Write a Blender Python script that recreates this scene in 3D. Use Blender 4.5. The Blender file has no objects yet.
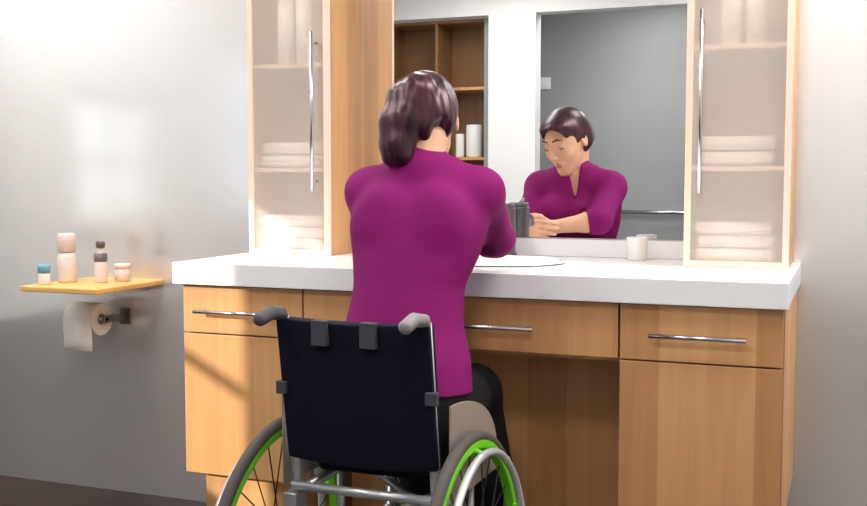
import bpy, bmesh, math, random
import numpy as np
from mathutils import Vector, Matrix
random.seed(7)
R = math.radians
PI = math.pi
scene = bpy.context.scene
C = scene.collection

# ------------------------------------------------------------------ camera
CAM_H = 1.13
YAW, PITCH, FPX = R(21.4), R(4.05), 1062.0
cd = bpy.data.cameras.new('camera')
cam = bpy.data.objects.new('camera', cd); C.objects.link(cam)
cd.sensor_width = 36; cd.lens = FPX / 867 * 36; cd.clip_start = 0.02
cam.location = (0, -3.1, CAM_H)
d = Vector((-math.sin(YAW) * math.cos(PITCH), math.cos(YAW) * math.cos(PITCH), -math.sin(PITCH)))
cam.rotation_euler = d.to_track_quat('-Z', 'Y').to_euler()
scene.camera = cam

# ------------------------------------------------------------------ world, sun, exposure
w = bpy.data.worlds.new('world'); scene.world = w; w.use_nodes = True
bg = w.node_tree.nodes['Background']
bg.inputs[0].default_value = (0.92, 0.96, 1.0, 1); bg.inputs[1].default_value = 1.5
sd = bpy.data.lights.new('sun', 'SUN'); sun = bpy.data.objects.new('sun', sd); C.objects.link(sun)
sd.energy = 6.0; sd.angle = R(0.9); sd.color = (1.0, 0.88, 0.70)
sun.location = (-6, -5, 4)
sun.rotation_euler = Vector((1.0, 1.2, -0.52)).to_track_quat('-Z', 'Y').to_euler()

def area(name, loc, sx, sy, power, col=(1, 1, 1), direction=(0, 0, -1)):
    l = bpy.data.lights.new(name, 'AREA'); o = bpy.data.objects.new(name, l); C.objects.link(o)
    l.shape = 'RECTANGLE'; l.size = sx; l.size_y = sy; l.energy = power; l.color = col
    o.location = loc; o.rotation_euler = Vector(direction).to_track_quat('-Z', 'Y').to_euler()
    return o
FILL_LAMPS = [(-0.35, -1.3, 11, 'added square fill lamp panel over the right end of the vanity'), (-0.35, -2.8, 15, 'added square fill lamp panel in front of the alcove'),
         (-1.9, -1.4, 11, 'added square fill lamp panel above the wheelchair'), (-2.0, -2.8, 15, 'added square fill lamp panel in front of the recessed shelving')]  # unseen ceiling lamps, added as general room fill
FILL_WASH = [(-2.35, 19), (0.45, 34)]  # added lamps that make the back wall brighter towards its top
for lx, p in FILL_WASH:
    area('wall_wash_fill', (lx, -0.36, 2.425), 1.0, 0.10, p, (1.0, 0.98, 0.95))
for lx, ly, p, lab in FILL_LAMPS:
    area('ceiling_fill', (lx, ly, 2.435), 0.54, 0.54, p, (1.0, 0.97, 0.93))
area('alcove_fill', (-1.3, -4.0, 2.425), 0.25, 0.25, 12, (1, 0.98, 0.95))  # added fill to brighten the alcove, its source is unseen

scene.view_settings.view_transform = 'Standard'
scene.view_settings.look = 'None'
scene.view_settings.gamma = 1
scene.view_settings.use_curve_mapping = False
scene.view_settings.exposure = 0.13

# ------------------------------------------------------------------ materials
def s2l(c):
    return tuple(((v / 12.92) if v <= 0.04045 else ((v + 0.055) / 1.055) ** 2.4) for v in c)

def mat(name, rgb, rough=0.5, metal=0.0, spec=0.5, coat=0.0, noise=0.04, scale=8.0, stretch=(1, 1, 1), bump=0.0, aniso=0):
    m = bpy.data.materials.new(name); m.use_nodes = True
    nt = m.node_tree; b = nt.nodes['Principled BSDF']
    c = s2l(rgb)
    tc = nt.nodes.new('ShaderNodeTexCoord'); mp = nt.nodes.new('ShaderNodeMapping')
    mp.inputs['Scale'].default_value = stretch
    nz = nt.nodes.new('ShaderNodeTexNoise'); nz.inputs['Scale'].default_value = scale; nz.inputs['Detail'].default_value = 4
    nt.links.new(tc.outputs['Object'], mp.inputs[0]); nt.links.new(mp.outputs[0], nz.inputs['Vector'])
    cr = nt.nodes.new('ShaderNodeValToRGB')
    cr.color_ramp.elements[0].position = 0.3; cr.color_ramp.elements[1].position = 0.7
    cr.color_ramp.elements[0].color = tuple(max(0, v * (1 - noise)) for v in c) + (1,)
    cr.color_ramp.elements[1].color = tuple(min(1, v * (1 + noise)) for v in c) + (1,)
    nt.links.new(nz.outputs['Fac'], cr.inputs[0]); nt.links.new(cr.outputs[0], b.inputs['Base Color'])
    b.inputs['Roughness'].default_value = rough; b.inputs['Metallic'].default_value = metal
    b.inputs['Specular IOR Level'].default_value = spec; b.inputs['Coat Weight'].default_value = coat
    b.inputs['Coat Roughness'].default_value = 0.1
    if bump:
        bp = nt.nodes.new('ShaderNodeBump'); bp.inputs['Strength'].default_value = bump; bp.inputs['Distance'].default_value = 0.004
        nt.links.new(nz.outputs['Fac'], bp.inputs['Height']); nt.links.new(bp.outputs[0], b.inputs['Normal'])
    return m

def wood_mat(name, dark, light, rough=0.42, stave=0.11, horizontal=False):
    """light beech laid in upright staves of slightly different tone, with fine grain"""
    m = bpy.data.materials.new(name); m.use_nodes = True
    nt = m.node_tree; b = nt.nodes['Principled BSDF']; L = nt.links.new
    tc = nt.nodes.new('ShaderNodeTexCoord')
    mp = nt.nodes.new('ShaderNodeMapping')
    if not horizontal: mp.inputs['Rotation'].default_value = (0, PI / 2, 0)
    # after rotation: grain runs along x
    L(tc.outputs['Object'], mp.inputs[0])
    g = nt.nodes.new('ShaderNodeMapping'); g.inputs['Scale'].default_value = (1.5, 22, 22); L(mp.outputs[0], g.inputs[0])
    nz = nt.nodes.new('ShaderNodeTexNoise'); nz.inputs['Scale'].default_value = 1.6; nz.inputs['Detail'].default_value = 6
    nz.inputs['Distortion'].default_value = 0.6
    L(g.outputs[0], nz.inputs['Vector'])
    # stave tone: quantised position through white noise
    sp = nt.nodes.new('ShaderNodeSeparateXYZ'); L(tc.outputs['Object'], sp.inputs[0])
    add = nt.nodes.new('ShaderNodeMath'); add.operation = 'ADD'
    L(sp.outputs['X'], add.inputs[0]); L(sp.outputs['Y'], add.inputs[1])
    dv = nt.nodes.new('ShaderNodeMath'); dv.operation = 'DIVIDE'; dv.inputs[1].default_value = stave; L(add.outputs[0], dv.inputs[0])
    fl = nt.nodes.new('ShaderNodeMath'); fl.operation = 'FLOOR'; L(dv.outputs[0], fl.inputs[0])
    wn = nt.nodes.new('ShaderNodeTexWhiteNoise'); wn.noise_dimensions = '1D'; L(fl.outputs[0], wn.inputs['W'])
    mx = nt.nodes.new('ShaderNodeMath'); mx.operation = 'MULTIPLY_ADD'; mx.inputs[1].default_value = 0.45
    L(wn.outputs['Value'], mx.inputs[0])
    sc = nt.nodes.new('ShaderNodeMath'); sc.operation = 'MULTIPLY'; sc.inputs[1].default_value = 0.6; L(nz.outputs['Fac'], sc.inputs[0])
    L(sc.outputs[0], mx.inputs[2])
    cr = nt.nodes.new('ShaderNodeValToRGB')
    cr.color_ramp.elements[0].position = 0.15; cr.color_ramp.elements[1].position = 0.85
    cr.color_ramp.elements[0].color = s2l(dark) + (1,); cr.color_ramp.elements[1].color = s2l(light) + (1,)
    L(mx.outputs[0], cr.inputs[0]); L(cr.outputs[0], b.inputs['Base Color'])
    b.inputs['Roughness'].default_value = rough
    return m

M = {}
M['wood'] = wood_mat('beech', (0.71, 0.51, 0.325), (0.86, 0.655, 0.44))
M['wood_pale'] = wood_mat('pale_beech', (0.93, 0.83, 0.75), (0.97, 0.89, 0.82))
M['wood_h'] = wood_mat('sunlit_beech_shelf', (0.88, 0.66, 0.36), (0.96, 0.78, 0.48), horizontal=True)  # sunlit yellow of the shelf is put into the wood colour
M['wood_dark'] = wood_mat('brown_wood', (0.50, 0.36, 0.22), (0.60, 0.45, 0.29), stave=0.3)
M['panel'] = mat('glossy_wall_panel', (0.86, 0.86, 0.865), rough=0.2, metal=0.6, noise=0.01, scale=1.2)
M['paint'] = mat('white_paint', (0.93, 0.93, 0.93), rough=0.6, noise=0.01)
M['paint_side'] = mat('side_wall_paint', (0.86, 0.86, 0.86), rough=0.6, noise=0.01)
M['grey_paint'] = mat('grey_tile_paint', (0.62, 0.63, 0.635), rough=0.45, noise=0.02, scale=2)
M['ceil'] = mat('ceiling_paint', (0.95, 0.95, 0.95), rough=0.8, noise=0.01)
M['stone'] = mat('white_solid_surface', (0.93, 0.93, 0.94), rough=0.22, noise=0.01, scale=30)
M['ceramic'] = mat('white_ceramic', (0.95, 0.95, 0.95), rough=0.12, coat=0.3, noise=0.005)
M['steel'] = mat('brushed_steel', (0.78, 0.78, 0.80), rough=0.22, metal=1.0, noise=0.02, scale=40)
M['darksteel'] = mat('satin_grey_metal', (0.48, 0.48, 0.50), rough=0.35, metal=0.8, noise=0.03)
M['alu'] = mat('silver_frame_tube', (0.74, 0.74, 0.76), rough=0.32, metal=0.7, noise=0.02)
M['tyre'] = mat('grey_rubber', (0.30, 0.28, 0.27), rough=0.8, noise=0.08, scale=60)
M['green'] = mat('lime_green_rim', (0.42, 0.80, 0.10), rough=0.35, noise=0.04)
M['handrim'] = mat('pale_handrim', (0.80, 0.80, 0.82), rough=0.3, metal=0.4, noise=0.02)
M['navy'] = mat('navy_upholstery', (0.035, 0.045, 0.12), rough=0.85, spec=0.2, noise=0.12, scale=120, bump=0.15)
M['black'] = mat('black_plastic', (0.07, 0.07, 0.08), rough=0.5, noise=0.05)
M['grip'] = mat('grey_grip_rubber', (0.30, 0.29, 0.30), rough=0.7, noise=0.06, scale=60)
M['grip_light'] = mat('light_grey_grip_rubber', (0.52, 0.50, 0.50), rough=0.6, noise=0.04)
M['strap'] = mat('grey_webbing', (0.22, 0.23, 0.27), rough=0.8, noise=0.1, scale=100)
M['guard'] = mat('grey_side_guard', (0.60, 0.55, 0.51), rough=0.4, noise=0.02)
M['skin'] = mat('skin', (0.86, 0.66, 0.54), rough=0.5, noise=0.03, scale=14)
M['lip'] = mat('lips', (0.72, 0.42, 0.38), rough=0.4, noise=0.04)
M['brow'] = mat('eyebrow_hair', (0.20, 0.13, 0.12), rough=0.7, noise=0.1, scale=80)
M['shirt'] = mat('magenta_jersey', (0.475, 0.05, 0.36), rough=0.8, spec=0.2, noise=0.07, scale=5, bump=0.3)
M['trousers'] = mat('black_trouser_cloth', (0.09, 0.085, 0.095), rough=0.85, spec=0.2, noise=0.12, scale=20, bump=0.2)
M['shoe'] = mat('dark_shoe_leather', (0.12, 0.10, 0.10), rough=0.4, noise=0.06)
M['hair'] = mat('dark_brown_hair', (0.20, 0.095, 0.13), rough=0.34, spec=0.45, noise=0.95, scale=3.6, stretch=(20, 20, 0.8), bump=0.12)
M['hair'].node_tree.nodes['Principled BSDF'].inputs['Specular Tint'].default_value = (1.0, 0.72, 0.80, 1)
M['towel'] = mat('white_terry', (0.95, 0.94, 0.93), rough=0.95, noise=0.03, scale=150, bump=0.4)
M['paper'] = mat('tissue_paper', (0.94, 0.93, 0.92), rough=0.9, noise=0.02, scale=60)
M['card'] = mat('cardboard_core', (0.55, 0.47, 0.40), rough=0.9)
M['bottle_white'] = mat('white_plastic', (0.88, 0.85, 0.84), rough=0.3, noise=0.01)
M['bottle_pink'] = mat('pinkish_plastic', (0.88, 0.80, 0.78), rough=0.3, noise=0.01)
M['blue'] = mat('pale_blue_plastic', (0.38, 0.62, 0.72), rough=0.35, noise=0.03)
M['capdark'] = mat('dark_grey_cap', (0.40, 0.36, 0.38), rough=0.4, noise=0.03)
M['switch'] = mat('white_switch_plastic', (0.96, 0.96, 0.96), rough=0.3, noise=0.0)
M['caulk'] = mat('window_frame_white', (0.86, 0.86, 0.85), rough=0.4, noise=0.01)

# mirror
m = bpy.data.materials.new('mirror_silver'); m.use_nodes = True
b = m.node_tree.nodes['Principled BSDF']; b.inputs['Base Color'].default_value = (0.90, 0.91, 0.91, 1)
b.inputs['Metallic'].default_value = 1; b.inputs['Roughness'].default_value = 0.0; M['mirror'] = m

def glass_mat(name, tint, haze, gloss_rough=0.05, spec=0.08):
    m = bpy.data.materials.new(name); m.use_nodes = True; nt = m.node_tree
    for n in list(nt.nodes):
        if n.type != 'OUTPUT_MATERIAL': nt.nodes.remove(n)
    out = nt.nodes['Material Output']
    tr = nt.nodes.new('ShaderNodeBsdfTransparent'); tr.inputs[0].default_value = s2l(tint) + (1,)
    df = nt.nodes.new('ShaderNodeBsdfDiffuse'); df.inputs[0].default_value = s2l((0.98, 0.94, 0.91)) + (1,)
    gl = nt.nodes.new('ShaderNodeBsdfGlossy'); gl.inputs['Roughness'].default_value = gloss_rough
    nz = nt.nodes.new('ShaderNodeTexNoise'); nz.inputs['Scale'].default_value = 25
    mr = nt.nodes.new('ShaderNodeMapRange'); mr.inputs['To Min'].default_value = haze * 0.96; mr.inputs['To Max'].default_value = haze * 1.04
    nt.links.new(nz.outputs['Fac'], mr.inputs['Value'])
    m1 = nt.nodes.new('ShaderNodeMixShader'); m2 = nt.nodes.new('ShaderNodeMixShader')
    nt.links.new(mr.outputs[0], m1.inputs[0]); nt.links.new(tr.outputs[0], m1.inputs[1]); nt.links.new(df.outputs[0], m1.inputs[2])
    m2.inputs[0].default_value = spec
    nt.links.new(m1.outputs[0], m2.inputs[1]); nt.links.new(gl.outputs[0], m2.inputs[2]); nt.links.new(m2.outputs[0], out.inputs[0])
    return m
M['frosted'] = glass_mat('hazy_cabinet_glass', (1.0, 0.99, 0.98), 0.26, 0.3, 0.04)
M['pane'] = glass_mat('window_glass', (0.98, 0.99, 1.0), 0.0, 0.02, 0.04)
m = bpy.data.materials.new('satin_window_glass'); m.use_nodes = True; nt = m.node_tree
for n_ in list(nt.nodes):
    if n_.type != 'OUTPUT_MATERIAL': nt.nodes.remove(n_)
a_ = nt.nodes.new('ShaderNodeBsdfTranslucent'); a_.inputs[0].default_value = (.76, .78, .79, 1)
b_ = nt.nodes.new('ShaderNodeBsdfTransparent'); b_.inputs[0].default_value = (1, 1, 1, 1)
nz_ = nt.nodes.new('ShaderNodeTexNoise'); nz_.inputs['Scale'].default_value = 300
mr_ = nt.nodes.new('ShaderNodeMapRange'); mr_.inputs['To Min'].default_value = .02; mr_.inputs['To Max'].default_value = .10
c_ = nt.nodes.new('ShaderNodeMixShader'); nt.links.new(nz_.outputs['Fac'], mr_.inputs['Value']); nt.links.new(mr_.outputs[0], c_.inputs[0])
nt.links.new(a_.outputs[0], c_.inputs[1]); nt.links.new(b_.outputs[0], c_.inputs[2]); nt.links.new(c_.outputs[0], nt.nodes['Material Output'].inputs[0])
M['satin'] = m
M['clear'] = glass_mat('clear_plastic', (0.90, 0.90, 0.90), 0.45, 0.1, 0.08)

m = bpy.data.materials.new('fill_lamp_diffuser'); m.use_nodes = True; nt = m.node_tree  # glowing face of the added fill lamps
b = nt.nodes['Principled BSDF']; b.inputs['Emission Color'].default_value = (1, 0.98, 0.95, 1); b.inputs['Emission Strength'].default_value = 2.5
b.inputs['Base Color'].default_value = (0.9, 0.9, 0.9, 1); M['lamp'] = m

# floor: dark boards
m = bpy.data.materials.new('dark_floor_boards'); m.use_nodes = True; nt = m.node_tree; b = nt.nodes['Principled BSDF']
tc = nt.nodes.new('ShaderNodeTexCoord'); br = nt.nodes.new('ShaderNodeTexBrick')
br.inputs['Color1'].default_value = s2l((0.22, 0.18, 0.17)) + (1,); br.inputs['Color2'].default_value = s2l((0.27, 0.22, 0.20)) + (1,)
br.inputs['Mortar'].default_value = s2l((0.12, 0.10, 0.09)) + (1,); br.inputs['Mortar Size'].default_value = 0.003
br.inputs['Scale'].default_value = 1; br.inputs['Brick Width'].default_value = 1.2; br.inputs['Row Height'].default_value = 0.14
nt.links.new(tc.outputs['Object'], br.inputs['Vector']); nt.links.new(br.outputs[0], b.inputs['Base Color'])
b.inputs['Roughness'].default_value = 0.45; M['floor'] = m

# ------------------------------------------------------------------ helpers
def obj(name, bm, m, parent=None, smooth=False, bevel=0.0, loc=None):
    me = bpy.data.meshes.new(name); bm.normal_update(); bm.to_mesh(me); bm.free()
    me.materials.append(m if not isinstance(m, str) else M[m])
    o = bpy.data.objects.new(name, me); C.objects.link(o)
    if smooth:
        for p in me.polygons: p.use_smooth = True
    if bevel:
        md = o.modifiers.new('bevel', 'BEVEL'); md.width = bevel; md.segments = 3; md.limit_method = 'ANGLE'; md.angle_limit = R(40)
    if parent:
        o.parent = parent
        # geometry is written in world space; keep it there
        base = parent; off = Vector((0, 0, 0))
        while base: off += base.location; base = base.parent
        me.transform(Matrix.Translation(-off))
    return o

def thing(name, label, cat, loc=(0, 0, 0), group=None):
    o = bpy.data.objects.new(name, None); C.objects.link(o); o.location = loc; o.empty_display_size = 0.1
    o['label'] = label; o['category'] = cat
    if group: o['group'] = group
    return o
def tag(o, label, cat, group=None):
    o['label'] = label; o['category'] = cat
    if group: o['group'] = group
    return o
def struct(o):
    o['kind'] = 'structure'; return o

def box(bm, x0, x1, y0, y1, z0, z1):
    v = [bm.verts.new((x, y, z)) for x in (x0, x1) for y in (y0, y1) for z in (z0, z1)]
    for f in ((0, 1, 3, 2), (4, 6, 7, 5), (0, 4, 5, 1), (2, 3, 7, 6), (0, 2, 6, 4), (1, 5, 7, 3)):
        bm.faces.new([v[i] for i in f])
    return bm
def B(*a): return box(bmesh.new(), *a)

def tube(bm, pts, r, n=14, closed=False):
    pts = [Vector(p) for p in pts]; N = len(pts); rings = []
    rs = r if isinstance(r, (list, tuple)) else [r] * N
    up = None
    for i, p in enumerate(pts):
        if closed: t = (pts[(i + 1) % N] - pts[i - 1])
        else: t = pts[min(i + 1, N - 1)] - pts[max(i - 1, 0)]
        t.normalize()
        if up is None: up = Vector((0, 0, 1)) if abs(t.z) < 0.9 else Vector((1, 0, 0))
        a = t.cross(up)
        if a.length < 1e-4: a = t.cross(Vector((0, 1, 0)))
        a.normalize(); bvec = a.cross(t).normalized(); up = bvec
        rings.append([bm.verts.new(p + (a * math.cos(k * 2 * PI / n) + bvec * math.sin(k * 2 * PI / n)) * rs[i]) for k in range(n)])
    for i in range(N if closed else N - 1):
        A, Bq = rings[i], rings[(i + 1) % N]
        for k in range(n): bm.faces.new((A[k], A[(k + 1) % n], Bq[(k + 1) % n], Bq[k]))
    if not closed:
        bm.faces.new(rings[0][::-1]); bm.faces.new(rings[-1])
    bmesh.ops.recalc_face_normals(bm, faces=bm.faces[:])
    return bm
def T(pts, r, n=14, closed=False): return tube(bmesh.new(), pts, r, n, closed)

def lathe(cx, cy, prof, n=32, bm=None):
    bm = bm or bmesh.new(); rings = []
    for r, z in prof:
        if r < 1e-6: rings.append([bm.verts.new((cx, cy, z))])
        else: rings.append([bm.verts.new((cx + r * math.cos(k * 2 * PI / n), cy + r * math.sin(k * 2 * PI / n), z)) for k in range(n)])
    for A, Bq in zip(rings, rings[1:]):
        for k in range(n):
            a = [A[k % len(A)], A[(k + 1) % len(A)], Bq[(k + 1) % len(Bq)], Bq[k % len(Bq)]]
            u = []
            for v in a:
                if v not in u: u.append(v)
            if len(u) > 2: bm.faces.new(u)
    bmesh.ops.recalc_face_normals(bm, faces=bm.faces[:])
    return bm

# ------------------------------------------------------------------ room shell
XL, XR, YF, ZC = -3.05, 1.3, -3.6, 2.46
WIN = [(-1.13, -0.56, 0.93, 1.50), (-2.53, -1.69, 0.93, 1.80)]
struct(obj('floor', B(XL - .2, XR + .2, -4.9, 0.2, -0.1, 0), 'floor'))
struct(obj('ceiling', B(XL - .2, XR + .2, -4.9, 0.2, ZC, ZC + .1), 'ceil'))
struct(obj('wall_back', B(XL - .2, XR + .2, 0, 0.15, 0, ZC), 'panel'))
struct(obj('wall_right', B(XR, XR + .12, YF, 0, 0, ZC), 'paint_side'))
# left wall with two window openings
bm = bmesh.new()
t0, t1 = XL - .10, XL
box(bm, t0, t1, WIN[0][1], 0.0, 0, ZC)
box(bm, t0, t1, WIN[1][1], WIN[0][0], 0, ZC)
box(bm, t0, t1, YF, WIN[1][0], 0, ZC)
for (a, b_, z0, z1) in WIN:
    box(bm, t0, t1, a, b_, 0, z0); box(bm, t0, t1, a, b_, z1, ZC)
struct(obj('wall_left', bm, 'paint_side'))
for i, (a, b_, z0, z1) in enumerate(WIN):
    bm = bmesh.new(); f = 0.022; xa, xb = XL - .075, XL - .035
    box(bm, xa, xb, a, a + f, z0, z1); box(bm, xa, xb, b_ - f, b_, z0, z1)
    box(bm, xa, xb, a + f, b_ - f, z0, z0 + f); box(bm, xa, xb, a + f, b_ - f, z1 - f, z1)
    zm = z0 + (z1 - z0) * 0.48
    box(bm, xa, xb, a + f, b_ - f, zm - .010, zm + .010)
    ym = (a + b_) / 2; box(bm, xa, xb, ym - .009, ym + .009, z0 + f, z1 - f)
    fr = struct(obj('window_%d' % (i + 1), bm, 'caulk'))
    obj('pane', B(XL - .057, XL - .053, a + f, b_ - f, z0 + f, z1 - f), 'satin' if i == 0 else 'pane', fr)
    obj('window_sill', B(XL - .03, XL + .03, a - .03, b_ + .03, z0 - .03, z0), 'caulk', fr, bevel=.004)
M['added_dado'] = mat('added_dark_grey_dado', (0.34, 0.33, 0.33), rough=0.5, noise=0.03, scale=3)  # unseen dark panels, added so the glossy wall's reflection darkens downwards
struct(obj('added_trim_1', B(XL, XL + .010, YF + .012, -.001, 0, .58), 'added_dado', bevel=.002))
# opposite wall: shelving recess and alcove opening
NX0, NX1, DX0, DX1, OT = -3.02, -2.23, -1.91, -0.62, 2.19
AX0, AX1 = -2.20, -0.50
bm = bmesh.new(); ya, yb = YF - .12, YF
box(bm, XL, XR, ya, yb, OT, ZC)
box(bm, XL, NX0, ya, yb, 0, OT); box(bm, NX1, DX0, ya, yb, 0, OT); box(bm, DX1, XR, ya, yb, 0, OT)
struct(obj('wall_front', bm, 'paint'))
bm = bmesh.new()
box(bm, AX0 - .1, AX1 + .1, -4.85, -4.75, 0, ZC); box(bm, AX0 - .1, AX0, -4.75, ya, 0, ZC); box(bm, AX1, AX1 + .1, -4.75, ya, 0, ZC)
struct(obj('wall_alcove', bm, 'grey_paint'))
struct(obj('added_trim_2', B(NX1, DX0, YF, YF + .010, 0, .50), 'added_dado', bevel=.002))  # added dark panels on the opposite wall, for the same reflection
struct(obj('added_trim_3', B(DX1, XR, YF, YF + .010, 0, .50), 'added_dado', bevel=.002))
t = thing('grab_rail', 'long horizontal steel grab rail in the grey alcove, seen in the mirror', 'grab rail', (-1.2, -4.75, .88))
obj('rail', T([(-1.72, -4.69, .88), (-.75, -4.69, .88)], .016), 'steel', t, True)
for x in (-1.70, -.77):
    obj('bracket', T([(x, -4.748, .88), (x, -4.69, .88)], [.028, .014]), 'steel', t, True)
tg = thing('light_switch', 'small white square switch on the grey alcove wall, seen in the mirror', 'switch', (-1.99, -4.75, 1.62))
def vpx(px, py, yw):
    """point in the mirror at pixel, for a real plane y=yw"""
    ang = YAW - math.atan((px - 433.5) / FPX)
    dy = 3.1 - yw; X = -math.tan(ang) * dy
    D = dy * math.cos(YAW) - X * math.sin(YAW)
    return X, CAM_H + (178 - py) / FPX * D
sx, sz = vpx(545, 85, -4.75); pass
tg.location = (sx, -4.75, sz)
obj('plate', B(sx - .045, sx + .045, -4.75, -4.738, sz - .045, sz + .045), 'switch', tg, bevel=.003)
obj('rocker', B(sx - .022, sx + .022, -4.738, -4.732, sz - .03, sz + .03), 'switch', tg, bevel=.002)

# recessed wooden shelving
t = thing('shelving_unit', 'brown wooden open shelving recessed in the opposite wall, seen in the mirror', 'shelf', (-2.62, -3.8, 0))
obj('back_panel', B(NX0, NX1, -4.02, -4.0, 0, OT), 'wood_dark', t)
for xa, xb in ((NX0, NX0 + .018), (NX1 - .018, NX1), (-2.652, -2.634)):
    obj('side_panel', B(xa, xb, -4.0, YF - .125 if xa > -3 and xb < NX1 else YF - .121, 0, OT), 'wood_dark', t)
SH = [.35, .80, 1.27, 1.74]
for z in SH:
    for xa, xb in ((NX0 + .018, -2.652), (-2.634, NX1 - .018)):
        obj('shelf', B(xa, xb, -4.0, YF - .135, z - .02, z), 'wood', t, bevel=.002)
obj('top_panel', B(NX0, NX1, -4.0, YF - .121, OT - .02, OT), 'wood_dark', t)
for px, r, h, lab in ((461, .030, .16, 'small white tumbler on the opposite shelving, left of the taller canister'),
                      (475, .055, .22, 'tall white canister on the opposite shelving, right of the small tumbler')):
    x, _ = vpx(px, 150, -3.82)
    tag(obj('canister', lathe(x, -3.82, [(0, 1.27), (r * .93, 1.27), (r, 1.28), (r, 1.27 + h - .01), (r * .96, 1.27 + h), (r * .88, 1.27 + h), (r * .86, 1.29), (0, 1.29)]), 'ceramic', smooth=True), lab, 'canister')

# fixtures for the added, unseen ceiling fill lamps
for i, (lx, ly, p, lab) in enumerate(FILL_LAMPS):
    t = thing('ceiling_fill_lamp', lab, 'lamp', (lx, ly, ZC), 'added fill lamp panels')
    bm = bmesh.new()
    for a in ((-.30, .30, -.30, -.28), (-.30, .30, .28, .30), (-.30, -.28, -.28, .28), (.28, .30, -.28, .28)):
        box(bm, lx + a[0], lx + a[1], ly + a[2], ly + a[3], ZC - .03, ZC)
    obj('frame', bm, 'alu', t)
    obj('diffuser', B(lx - .28, lx + .28, ly - .28, ly + .28, ZC - .018, ZC - .010), 'lamp', t)

for (lx, p), lab in zip(FILL_WASH, ('long narrow added fill lamp above the wall shelf', 'long narrow added fill lamp above the wall right of the vanity')):  # fixtures for the added wall-wash fill
    t = thing('linear_fill_lamp', lab, 'lamp', (lx, -.36, ZC))
    obj('housing', box(B(lx - .52, lx + .52, -.43, -.415, ZC - .035, ZC), lx - .52, lx + .52, -.305, -.29, ZC - .035, ZC), 'alu', t)
    obj('diffuser', B(lx - .52, lx + .52, -.415, -.305, ZC - .02, ZC - .012), 'lamp', t)

t = thing('ceiling_fill_lamp', 'small square added fill lamp inside the grey alcove', 'lamp', (-1.3, -4.0, ZC), 'added fill lamp panels')  # fixture for the added alcove fill
bm = bmesh.new()
for a in ((-.15, .15, -.15, -.13), (-.15, .15, .13, .15), (-.15, -.13, -.13, .13), (.13, .15, -.13, .13)):
    box(bm, -1.3 + a[0], -1.3 + a[1], -4.0 + a[2], -4.0 + a[3], ZC - .03, ZC)
obj('frame', bm, 'alu', t); obj('diffuser', B(-1.43, -1.17, -4.13, -3.87, ZC - .018, ZC - .010), 'lamp', t)

# ------------------------------------------------------------------ vanity
VX0, VX1, VY, CT, CB = -1.735, -0.130, -0.60, 0.896, 0.836
KX0, KX1 = -1.355, -0.505     # knee recess
t = thing('vanity_cabinet', 'long beech vanity unit with drawers and knee recess under the white worktop', 'cabinet', (-.93, -.3, 0))
bm = bmesh.new()
box(bm, VX0, VX0 + .018, VY + .02, -.002, .30, CB); box(bm, VX1 - .018, VX1, VY + .02, -.002, .30, CB)
box(bm, KX0 - .018, KX0, VY + .02, -.002, .30, CB); box(bm, KX1, KX1 + .018, VY + .02, -.002, .30, CB)
box(bm, VX0 + .018, KX0 - .018, VY + .02, -.002, .30, .318); box(bm, KX1 + .018, VX1 - .018, VY + .02, -.002, .30, .318)
box(bm, KX0, KX1, -.305, -.287, .005, .70)
obj('carcass', bm, 'wood', t)
for pa, pb in ((-1.70, KX0 - .018), (KX1 + .018, -.17)):
    bm = bmesh.new()
    box(bm, pa, pb, -.55, -.53, .0, .30); box(bm, pa, pa + .02, -.53, -.05, 0, .30); box(bm, pb - .02, pb, -.53, -.05, 0, .30)
    obj('plinth', bm, 'wood', t)
def bar_handle(x0, x1, z, y, parent):
    h = .030; bm = bmesh.new()
    tube(bm, [(x0, y - h, z), (x1, y - h, z)], .0055)
    for x in (x0 + .02, x1 - .02): tube(bm, [(x, y, z), (x, y - h, z)], .004)
    return obj('handle', bm, 'steel', parent, True)
g = .0025
for x0, x1, hx0, hx1 in ((VX0, KX0, -1.68, -1.43), (KX0, KX1, -1.15, -.71), (KX1, VX1, -.43, -.21)):
    dr = obj('drawer', box(B(x0 + g, x1 - g, VY, VY + .02, .700, CB - .004), x0 + .03, x1 - .03, VY + .0201, -.05, .712, CB - .02) if False else B(x0 + g, x1 - g, VY, VY + .019, .700, CB - .004), 'wood', t, bevel=.0015)
    bar_handle(hx0, hx1, .762, VY, dr)
obj('drawer_bottom_panel', B(KX0, KX1, VY + .02, -.306, .69, .700), 'wood', t)
for x0, x1 in ((VX0, KX0), (KX1, VX1)):
    obj('door', B(x0 + g, x1 - g, VY, VY + .019, .300, .696), 'wood', t, bevel=.0015)

# worktop with an oval basin hole
BX, BY, BA, BB = -.965, -.30, .235, .165
t = thing('worktop', 'thick white worktop with an oval sunk basin on the beech vanity', 'worktop', (-.93, -.31, CB))
bm = bmesh.new(); N = 64
CX0, CX1, CY0, CY1 = -1.752, -.122, -.625, -.002
def rectpt(a):
    dx, dy = math.cos(a), math.sin(a); s = 1e9
    if dx > 1e-9: s = min(s, (CX1 - BX) / dx)
    if dx < -1e-9: s = min(s, (CX0 - BX) / dx)
    if dy > 1e-9: s = min(s, (CY1 - BY) / dy)
    if dy < -1e-9: s = min(s, (CY0 - BY) / dy)
    return BX + dx * s, BY + dy * s
angs = sorted([k * 2 * PI / N for k in range(N)] + [math.atan2(y - BY, x - BX) % (2 * PI) for x in (CX0, CX1) for y in (CY0, CY1)])
ri, ro, rib, rob = [], [], [], []
for a in angs:
    ex, ey = BX + BA * math.cos(a), BY + BB * math.sin(a); rx, ry = rectpt(a)
    ri.append(bm.verts.new((ex, ey, CT))); ro.append(bm.verts.new((rx, ry, CT)))
    rib.append(bm.verts.new((ex, ey, CB))); rob.append(bm.verts.new((rx, ry, CB)))
n = len(angs)
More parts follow.
